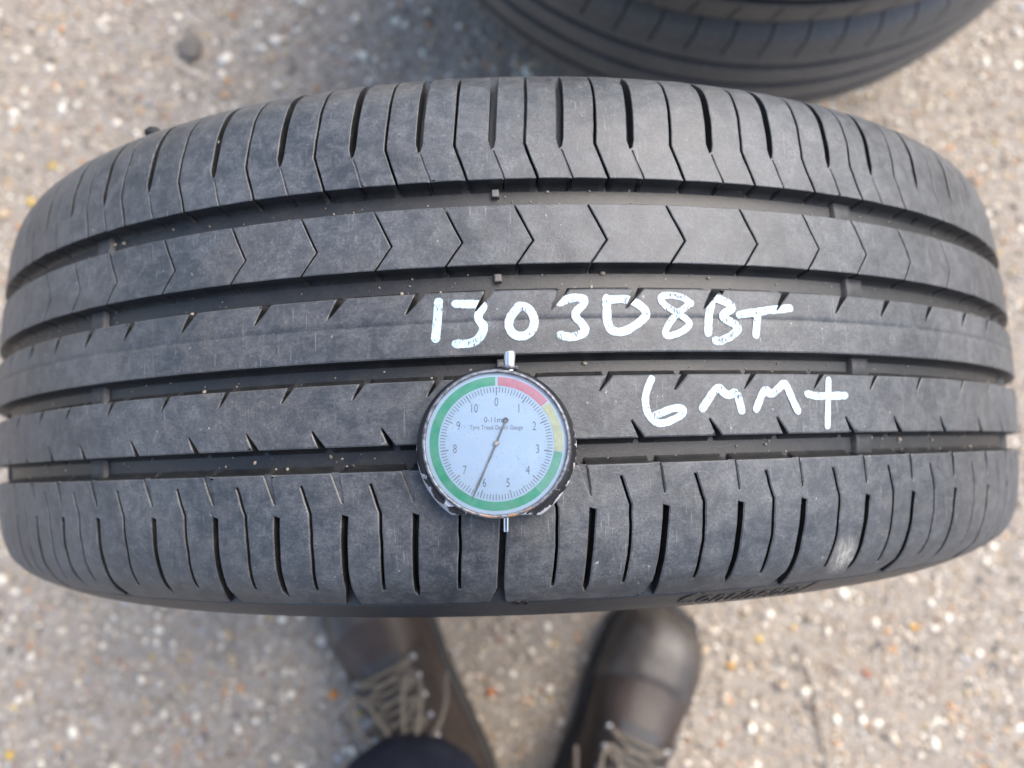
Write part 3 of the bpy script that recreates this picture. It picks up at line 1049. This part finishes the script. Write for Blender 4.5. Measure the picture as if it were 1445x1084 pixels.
    lathe('plunger_collar', [(.0, .0018), (.0, .0027), (.0012, .0027), (.0012, .0018)], 32, mt['bezel'], root, True, 'Y').location = (.0042, .0238, .0062)
    pin('measuring_pin', .0031, -.018, -.0282, .0009, .0062, .0004)
    return root


build_gauge()


# ------------------------------------------------------------------ stacked tyres behind
def stacked_tyre(loc, rot, label, R2=.338, w=.150, slots=True, seed=1, tilt=(0, 0)):
    root = empty('stacked_tyre', loc, (tilt[0], tilt[1], rot))
    tag(root, label, 'tyre', 'tyres in the stack')
    hw = w / 2
    gr = [(-.030, .008), (.003, .008), (.030, .006)]      # circumferential grooves (centre, width)

    def crown(z):
        a = abs(z) / hw
        return R2 - .010 * a ** 2.2 - (.016 * ((a - .8) / .2) ** 2 if a > .8 else 0)
    zs = np.linspace(-hw, hw, 90)
    prof = []
    for z in zs:
        r = crown(z)
        for c, ww in gr:
            if abs(z - c) < ww / 2: r -= .0065
        if slots and (z > .0425 or z < -.0378): r -= .0060 * min(1, (hw - abs(z)) / .006)
        prof.append((z, r))
    side = [(hw + .004, R2 - .040), (hw + .006, R2 - .065), (hw + .006, R2 - .090), (hw + .001, R2 - .115), (hw - .006, R2 - .122), (hw - .016, R2 - .120), (hw - .012, R2 - .095), (hw - .010, R2 - .060), (hw - .020, R2 - .032)]
    inner = [(.03, R2 - .022), (-.03, R2 - .022)]
    loop = prof + side + inner + [(-z, r) for z, r in side[::-1]]
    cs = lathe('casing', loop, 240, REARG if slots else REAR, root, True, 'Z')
    sharpen(cs.data, 50)
    if not slots: return root
    # sidewalls and centre ribs as thin proud rings
    def rib(name, z0, z1, d=0.0):
        za = np.linspace(z0, z1, 9)
        lp = [(z0, crown(z0) - .006)] + [(z, crown(z) + .0004 - d) for z in za] + [(z1, crown(z1) - .006)]
        o = lathe(name, lp, 240, REAR, root, False, 'Z'); sharpen(o.data, 45)
    rib('tread_rib', -.0378, -.0342); rib('tread_rib', -.0258, -.0012); rib('tread_rib', .0072, .0268); rib('tread_rib', .0334, .0425)
    for s in (-1, 1):
        lp = [(s * (z + .001), r + .001) for z, r in [(hw - .001, crown(hw) + .0005)] + side[:5]]
        lathe('sidewall', lp, 240, REAR, root, False, 'Z')
    # shoulder blocks: one mesh per side, shared
    N = 70
    for s, (za, zb) in ((1, (.0428, hw - .002)), (-1, (-.0385, -hw + .002))):
        bm = bmesh.new()
        half = math.pi / N
        n, k = 4, 5
        gapa = .0018 / R2
        sk = .45 * half
        top, bot = [], []
        for j in range(k + 1):
            z = za + (zb - za) * j / k
            off = sk * j / k * s
            rt, rb = [], []
            for i in range(n + 1):
                t = -half + gapa / 2 + (2 * half - gapa) * i / n + off
                r = crown(z) + .0004
                rt.append(bm.verts.new((r * math.cos(t), r * math.sin(t), z)))
                r -= .0062
                rb.append(bm.verts.new((r * math.cos(t), r * math.sin(t), z)))
            top.append(rt); bot.append(rb)
        for j in range(k):
            for i in range(n): bm.faces.new((top[j][i], top[j][i + 1], top[j + 1][i + 1], top[j + 1][i]))
        for j in range(k):
            bm.faces.new((top[j][0], top[j + 1][0], bot[j + 1][0], bot[j][0])); bm.faces.new((top[j][n], bot[j][n], bot[j + 1][n], top[j + 1][n]))
        for i in range(n):
            bm.faces.new((top[0][i], bot[0][i], bot[0][i + 1], top[0][i + 1])); bm.faces.new((top[k][i], top[k][i + 1], bot[k][i + 1], bot[k][i]))
        bmesh.ops.recalc_face_normals(bm, faces=bm.faces)
        me = bpy.data.meshes.new('shoulder_block'); bm.to_mesh(me); bm.free()
        me.materials.append(REAR)
        me.polygons.foreach_set('use_smooth', [True] * len(me.polygons)); sharpen(me, 40)
        for q in range(N):
            o = bpy.data.objects.new('shoulder_block', me); COL.objects.link(o); o.parent = root
            o.rotation_euler.z = 2 * math.pi * q / N + (half if s > 0 else 0)
    return root


ZA = .1875
stacked_tyre((.262, .722, .0915), .3, 'lowest tyre of the stack, lying flat on the ground', slots=False, w=.172)
stacked_tyre((.235, .612, .2625), .07, 'dusty tyre lying flat in the middle of the stack', slots=True)
stacked_tyre((.222, .604, .4240), .22, 'dusty tyre lying flat on top of the stack', slots=True)


# ------------------------------------------------------------------ person: boots and trousers
LEATHER = None


def leather_mat(name, c1, c2, rough):
    m = NT(name)
    P = m.coord('Object')
    n = m.noise(P, 30, 5, .65, .5)
    col = m.mix(m.ramp(n, [(.3, 0), (.7, 1)]), c1, c2)
    col = m.mix(m.ramp(m.noise(P, 140, 4, .7), [(.6, 0), (.8, .5)]), col, (.20, .18, .165))
    m.principled(col, rough, m.bump(m.noise(P, 220, 4, .65), .35, .0012), .5)
    return m.mat


def tube(name, pts, r, mat, parent, flat=1.0, seg=8):
    pts = [Vector(p) for p in smooth3(pts, 2)]
    bm = bmesh.new()
    rows = []
    for i, p in enumerate(pts):
        t = (pts[min(i + 1, len(pts) - 1)] - pts[max(i - 1, 0)]).normalized()
        a = t.cross(Vector((0, 0, 1)))
        a = a.normalized() if a.length > 1e-6 else Vector((1, 0, 0))
        b = t.cross(a)
        rows.append([bm.verts.new(p + a * r * math.cos(q) + b * r * flat * math.sin(q)) for q in np.linspace(0, 2 * math.pi, seg, endpoint=False)])
    for x, y in zip(rows[:-1], rows[1:]):
        for i in range(seg): bm.faces.new((x[i], x[(i + 1) % seg], y[(i + 1) % seg], y[i]))
    bm.faces.new(rows[0]); bm.faces.new(rows[-1])
    bmesh.ops.recalc_face_normals(bm, faces=bm.faces)
    return from_bm(name, bm, mat, parent)


def smooth3(p, it=2):
    p = [np.array(q, float) for q in p]
    for _ in range(it):
        o = [p[0]]
        for a, b in zip(p[:-1], p[1:]): o += [a * .75 + b * .25, a * .25 + b * .75]
        o.append(p[-1]); p = o
    return p


ST = np.array([  # x (heel 0 .. toe), half width, top height, sideways offset
    [-.012, .020, .100, 0], [-.004, .031, .150, 0], [.02, .037, .165, 0], [.05, .040, .165, 0], [.085, .041, .158, 0], [.115, .042, .138, .001],
    [.15, .045, .112, .002], [.185, .050, .092, .003], [.22, .053, .079, .003], [.25, .0525, .073, .002], [.275, .047, .067, .0], [.292, .037, .056, -.002], [.302, .022, .042, -.003], [.305, .008, .032, -.003]])


def boot(parent, loc, rz, mirror, mats):
    def stat(x):
        return [np.interp(x, ST[:, 0], ST[:, i]) for i in (1, 2, 3)]
    f1, f2, f3 = (pchip(ST[:, 0], ST[:, i]) for i in (1, 2, 3))

    def P(x, q, grow=0.0, zb=.022):
        """q: -1..1 across the upper from one sole edge over the instep to the other"""
        w, h, s = float(f1(x)), float(f2(x)), float(f3(x))
        t = math.pi / 2 * (1 - q)                # q=1 -> 0 , q=-1 -> pi
        ct, stn = math.cos(t), math.sin(t)
        e = .72
        y = (w + grow) * math.copysign(abs(ct) ** e, ct)
        z = zb + (h - zb + grow) * abs(stn) ** .85
        return Vector((x, (y + s) * mirror, z))

    root_me = None
    xs = np.concatenate([np.linspace(-.012, .27, 34), np.linspace(.275, .305, 12)])
    qs = np.linspace(-1, 1, 29)
    V = [P(x, q)[:] for x in xs for q in qs]
    n = len(qs)
    F = [(i * n + k, i * n + k + 1, (i + 1) * n + k + 1, (i + 1) * n + k) for i in range(len(xs) - 1) for k in range(n - 1)]
    F.append(tuple(range(n))); F.append(tuple((len(xs) - 1) * n + k for k in range(n)))
    me = bpy.data.meshes.new('boot'); me.from_pydata(V, [], F)
    bm = bmesh.new(); bm.from_mesh(me); bmesh.ops.recalc_face_normals(bm, faces=bm.faces); bm.to_mesh(me); bm.free()
    b = link('boot', me, mats['leather'], parent)
    b.location = loc; b.rotation_euler = (0, 0, rz)
    # sole: outline slightly wider than the upper
    bm = bmesh.new()
    ol = [(x, (float(f1(x)) + .006), float(f3(x))) for x in np.linspace(-.012, .305, 40)]
    ring = [(-.020, .0, 0)] + [(x + (.007 if x > .29 else 0), w + s, 0) for x, w, s in ol] + [(.316, 0, 0)] + [(x + (.007 if x > .29 else 0), -w + s, 0) for x, w, s in ol[::-1]]
    rows = []
    for z, g in ((.0, .96), (.004, 1.0), (.020, 1.0), (.026, .985), (.027, .94)):
        rows.append([bm.verts.new((.146 + (x - .146) * (1 - (1 - g) * .4), y * g * mirror, z)) for x, y, _ in ring])
    for a, c in zip(rows[:-1], rows[1:]):
        for i in range(len(a)): bm.faces.new((a[i], a[(i + 1) % len(a)], c[(i + 1) % len(a)], c[i]))
    bm.faces.new(rows[0]); bm.faces.new(rows[-1])
    bmesh.ops.recalc_face_normals(bm, faces=bm.faces)
    so = from_bm('sole', bm, mats['sole'], b); sharpen(so.data, 40)

    def shell(name, xfun, x1, grow, mat, qr=(-1, 1), nx=14, nq=25):
        V, F = [], []
        for i in range(nx + 1):
            for k in range(nq + 1):
                q = qr[0] + (qr[1] - qr[0]) * k / nq
                x0 = xfun(q)
                x = x0 + (x1 - x0) * i / nx
                edge = i == 0
                V.append(P(x, q, 0.0002 if edge else grow)[:])
        for i in range(nx):
            for k in range(nq): a = i * (nq + 1) + k; F.append((a, a + 1, a + nq + 2, a + nq + 1))
        me = bpy.data.meshes.new(name); me.from_pydata(V, [], F)
        bm = bmesh.new(); bm.from_mesh(me); bmesh.ops.recalc_face_normals(bm, faces=bm.faces); bm.to_mesh(me); bm.free()
        return link(name, me, mat, b)
    shell('toe_cap', lambda q: .232 - .030 * abs(q) ** 1.6, .3045, .0022, mats['toe'])
    # eyestays either side of the tongue
    for s in (-1, 1):
        shell('eyestay', lambda q: .10, .185, .0028, mats['leather2'], (s * .18, s * .60), 10, 6)
    shell('tongue', lambda q: .085, .192, .0012, mats['tongue'], (-.20, .20), 10, 6)
    # laces: crossing rows and a bow
    lr = .0021
    rowsx = np.linspace(.178, .108, 5)
    for i, x in enumerate(rowsx):
        l = [P(x, q, .0045 + .0015 * (1 - abs(q) / .3)) for q in np.linspace(-.30, .30, 6)]
        tube('lace', [p[:] for p in l], lr, mats['lace'], b, .6)
        if i + 1 < len(rowsx):
            for s in (-1, 1):
                l = [P(x + (rowsx[i + 1] - x) * t, s * (.28 - .56 * t), .0065) for t in np.linspace(0, 1, 6)]
                tube('lace', [p[:] for p in l], lr, mats['lace'], b, .6)
        for s in (-1, 1):
            bm = bmesh.new(); bmesh.ops.create_uvsphere(bm, u_segments=10, v_segments=6, radius=.0042)
            e = from_bm('eyelet', bm, mats['eyelet'], b); e.location = P(x, s * .33, .0035); e.scale = (1, 1, .5)
    k = P(.100, 0, .010)
    for s in (-1, 1):
        lp = [k, k + Vector((.020, .014 * s, .006)), k + Vector((.058, .040 * s, -.014)), k + Vector((.078, .030 * s, -.034)), k + Vector((.060, .016 * s, -.020)), k + Vector((.022, .004 * s, .002)), k]
        tube('lace_loop', [p[:] for p in lp], lr, mats['lace'], b, .6)
        lp = [k, k + Vector((.012, .026 * s, .002)), k + Vector((.028, .048 * s, -.026)), k + Vector((.052, .056 * s, -.055))]
        tube('lace_end', [p[:] for p in lp], lr, mats['lace'], b, .6)
    bm = bmesh.new(); bmesh.ops.create_uvsphere(bm, u_segments=12, v_segments=8, radius=.0065)
    e = from_bm('lace_knot', bm, mats['lace'], b); e.location = k; e.scale = (1, 1.3, .8)
    return b


def build_person():
    root = empty('person', (0, -.42, 0))
    tag(root, 'person in brown lace-up boots and dark navy trousers standing on the gravel ground', 'person')
    mats = dict(leather=leather_mat('brown_boot_leather', (.024, .016, .013), (.055, .038, .030), .5), leather2=leather_mat('dark_boot_leather', (.018, .013, .011), (.038, .028, .023), .5),
                toe=leather_mat('scuffed_toe_leather', (.030, .024, .021), (.085, .073, .064), .38), sole=leather_mat('boot_sole_rubber', (.014, .014, .015), (.03, .029, .028), .7),
                tongue=leather_mat('boot_tongue', (.02, .02, .024), (.045, .045, .05), .6), lace=plain_mat('boot_lace', (.14, .118, .094), .8, 0, .25, 700, .4), eyelet=plain_mat('eyelet_metal', (.25, .25, .26), .35, .8, .2, 300))

    def rel(x, y): return (x - 0, y + .42, 0)
    boot(root, rel(-.058, -.415), rad(90 + 25), 1, mats)
    boot(root, rel(.040, -.490), rad(90 - 26), -1, mats)
    # trousers: one continuous skinned surface
    me = bpy.data.meshes.new('trousers')
    J = [(-.005, -.16, .93), (-.005, -.15, 1.02),
         (-.095, -.13, .86), (-.115, -.06, .50), (-.100, .045, .22), (-.100, .062, .10),
         (.085, -.17, .86), (.125, -.13, .50), (.108, -.105, .21), (.102, -.085, .12)]
    E = [(0, 1), (0, 2), (2, 3), (3, 4), (4, 5), (0, 6), (6, 7), (7, 8), (8, 9)]
    rr = [.155, .160, .100, .078, .085, .092, .100, .078, .066, .072]
    me.from_pydata(J, E, [])
    cl = NT('navy_trouser_cloth')
    P = cl.coord('Object')
    c = cl.mix(cl.ramp(cl.noise(P, 40, 4, .6), [(.3, 0), (.7, 1)]), (.010, .012, .022), (.022, .026, .042))
    cl.principled(c, .85, cl.bump(cl.noise(P, 25, 4, .6), .6, .008), .2)
    def skinned(name, J, E, rr, mat, lev=2):
        me = bpy.data.meshes.new(name); me.from_pydata(J, E, [])
        o = link(name, me, mat, root, False)
        sk = o.modifiers.new('skin', 'SKIN'); sk.use_smooth_shade = True
        for i, v in enumerate(me.skin_vertices[0].data): v.radius = (rr[i], rr[i]); v.use_root = (i == 0)
        sb = o.modifiers.new('sub', 'SUBSURF'); sb.levels = lev; sb.render_levels = lev
        dg = bpy.context.evaluated_depsgraph_get(); dg.update()
        m2 = bpy.data.meshes.new_from_object(o.evaluated_get(dg))
        o.modifiers.clear(); o.data = m2; m2.name = name
        m2.polygons.foreach_set('use_smooth', [True] * len(m2.polygons))
        return o
    # body (above the frame): leaning over the tyre, arms held forward, hands half closed
    J2 = [(0, -.15, .98), (0, -.06, 1.18), (0, .03, 1.36), (0, .09, 1.45), (0, .13, 1.52), (0, .17, 1.58), (0, .20, 1.66)]
    E2 = [(i, i + 1) for i in range(6)]; r2 = [.10, .11, .09, .05, .06, .085, .06]
    for s in (-1, 1):
        b = len(J2)
        J2 += [(s * .17, .03, 1.35), (s * .235, .10, 1.12), (s * .12, .24, .985), (s * .085, .285, .965), (s * .075, .325, .96)]
        r2 += [.055, .042, .028, .030, .026]
        E2 += [(2, b), (b, b + 1), (b + 1, b + 2), (b + 2, b + 3), (b + 3, b + 4)]
        for k in range(4):
            c = len(J2); z = .985 - .02 * k
            J2 += [(s * .066, .352, z), (s * .046, .376 - .003 * k, z - .004), (s * .028, .372 - .004 * k, z - .006)]
            r2 += [.009, .0085, .007]; E2 += [(b + 4, c), (c, c + 1), (c + 1, c + 2)]
        c = len(J2)
        J2 += [(s * .060, .300, .985), (s * .040, .322, .990)]; r2 += [.011, .009]; E2 += [(b + 3, c), (c, c + 1)]
    skinned('body', J2, E2, r2, plain_mat('skin', (.42, .27, .20), .55, 0, .08, 40))
    JJ = [(0, -.16, .94), (0, -.12, 1.08), (0, -.03, 1.24), (0, .05, 1.40)]
    JE = [(0, 1), (1, 2), (2, 3)]; jr = [.185, .18, .175, .10]
    for s in (-1, 1):
        b = len(JJ); JJ += [(s * .19, .03, 1.36), (s * .245, .10, 1.12), (s * .135, .225, 1.0)]
        jr += [.085, .068, .050]; JE += [(2, b), (b, b + 1), (b + 1, b + 2)]
    jm = NT('black_jacket_cloth')
    PJ = jm.coord('Object')
    jm.principled(jm.mix(jm.noise(PJ, 30, 4, .6), (.010, .011, .013), (.025, .026, .03)), .8, jm.bump(jm.noise(PJ, 22, 4, .6), .6, .01), .2)
    skinned('jacket', JJ, JE, jr, jm.mat)
    o = link('trousers', me, cl.mat, root, False)
    sk = o.modifiers.new('skin', 'SKIN'); sk.use_smooth_shade = True
    for i, v in enumerate(me.skin_vertices[0].data): v.radius = (rr[i], rr[i]); v.use_root = (i == 0)
    sb = o.modifiers.new('sub', 'SUBSURF'); sb.levels = 2; sb.render_levels = 2
    dg = bpy.context.evaluated_depsgraph_get(); dg.update()
    m2 = bpy.data.meshes.new_from_object(o.evaluated_get(dg))
    o.modifiers.clear(); o.data = m2
    m2.polygons.foreach_set('use_smooth', [True] * len(m2.polygons))


build_person()

# ------------------------------------------------------------------ loose bits on the ground
bm = bmesh.new()
bmesh.ops.create_icosphere(bm, subdivisions=3, radius=1)
for v in bm.verts:
    p = v.co
    v.co = p * (1 + .12 * math.sin(p.x * 5 + 1) + .1 * math.sin(p.y * 7) + random.uniform(-.03, .03))
st = from_bm('dark_stone', bm, plain_mat('dark_tarry_stone', (.15, .13, .11), .7, 0, .5, 90, .5))
st.location = (-.382, .484, .004); st.scale = (.0165, .0175, .0050)
tag(st, 'single dark tarry stone pressed into the pale gravel', 'stone')
tw = tube('twig', [(.322, -.262, .0045), (.335, -.30, .0042), (.339, -.345, .0045), (.346, -.40, .0042), (.347, -.45, .0045)], .0013, plain_mat('dry_twig', (.24, .205, .165), .8, 0, .2, 80), None)
tag(tw, 'thin grey-brown twig lying on the gravel ground', 'twig')
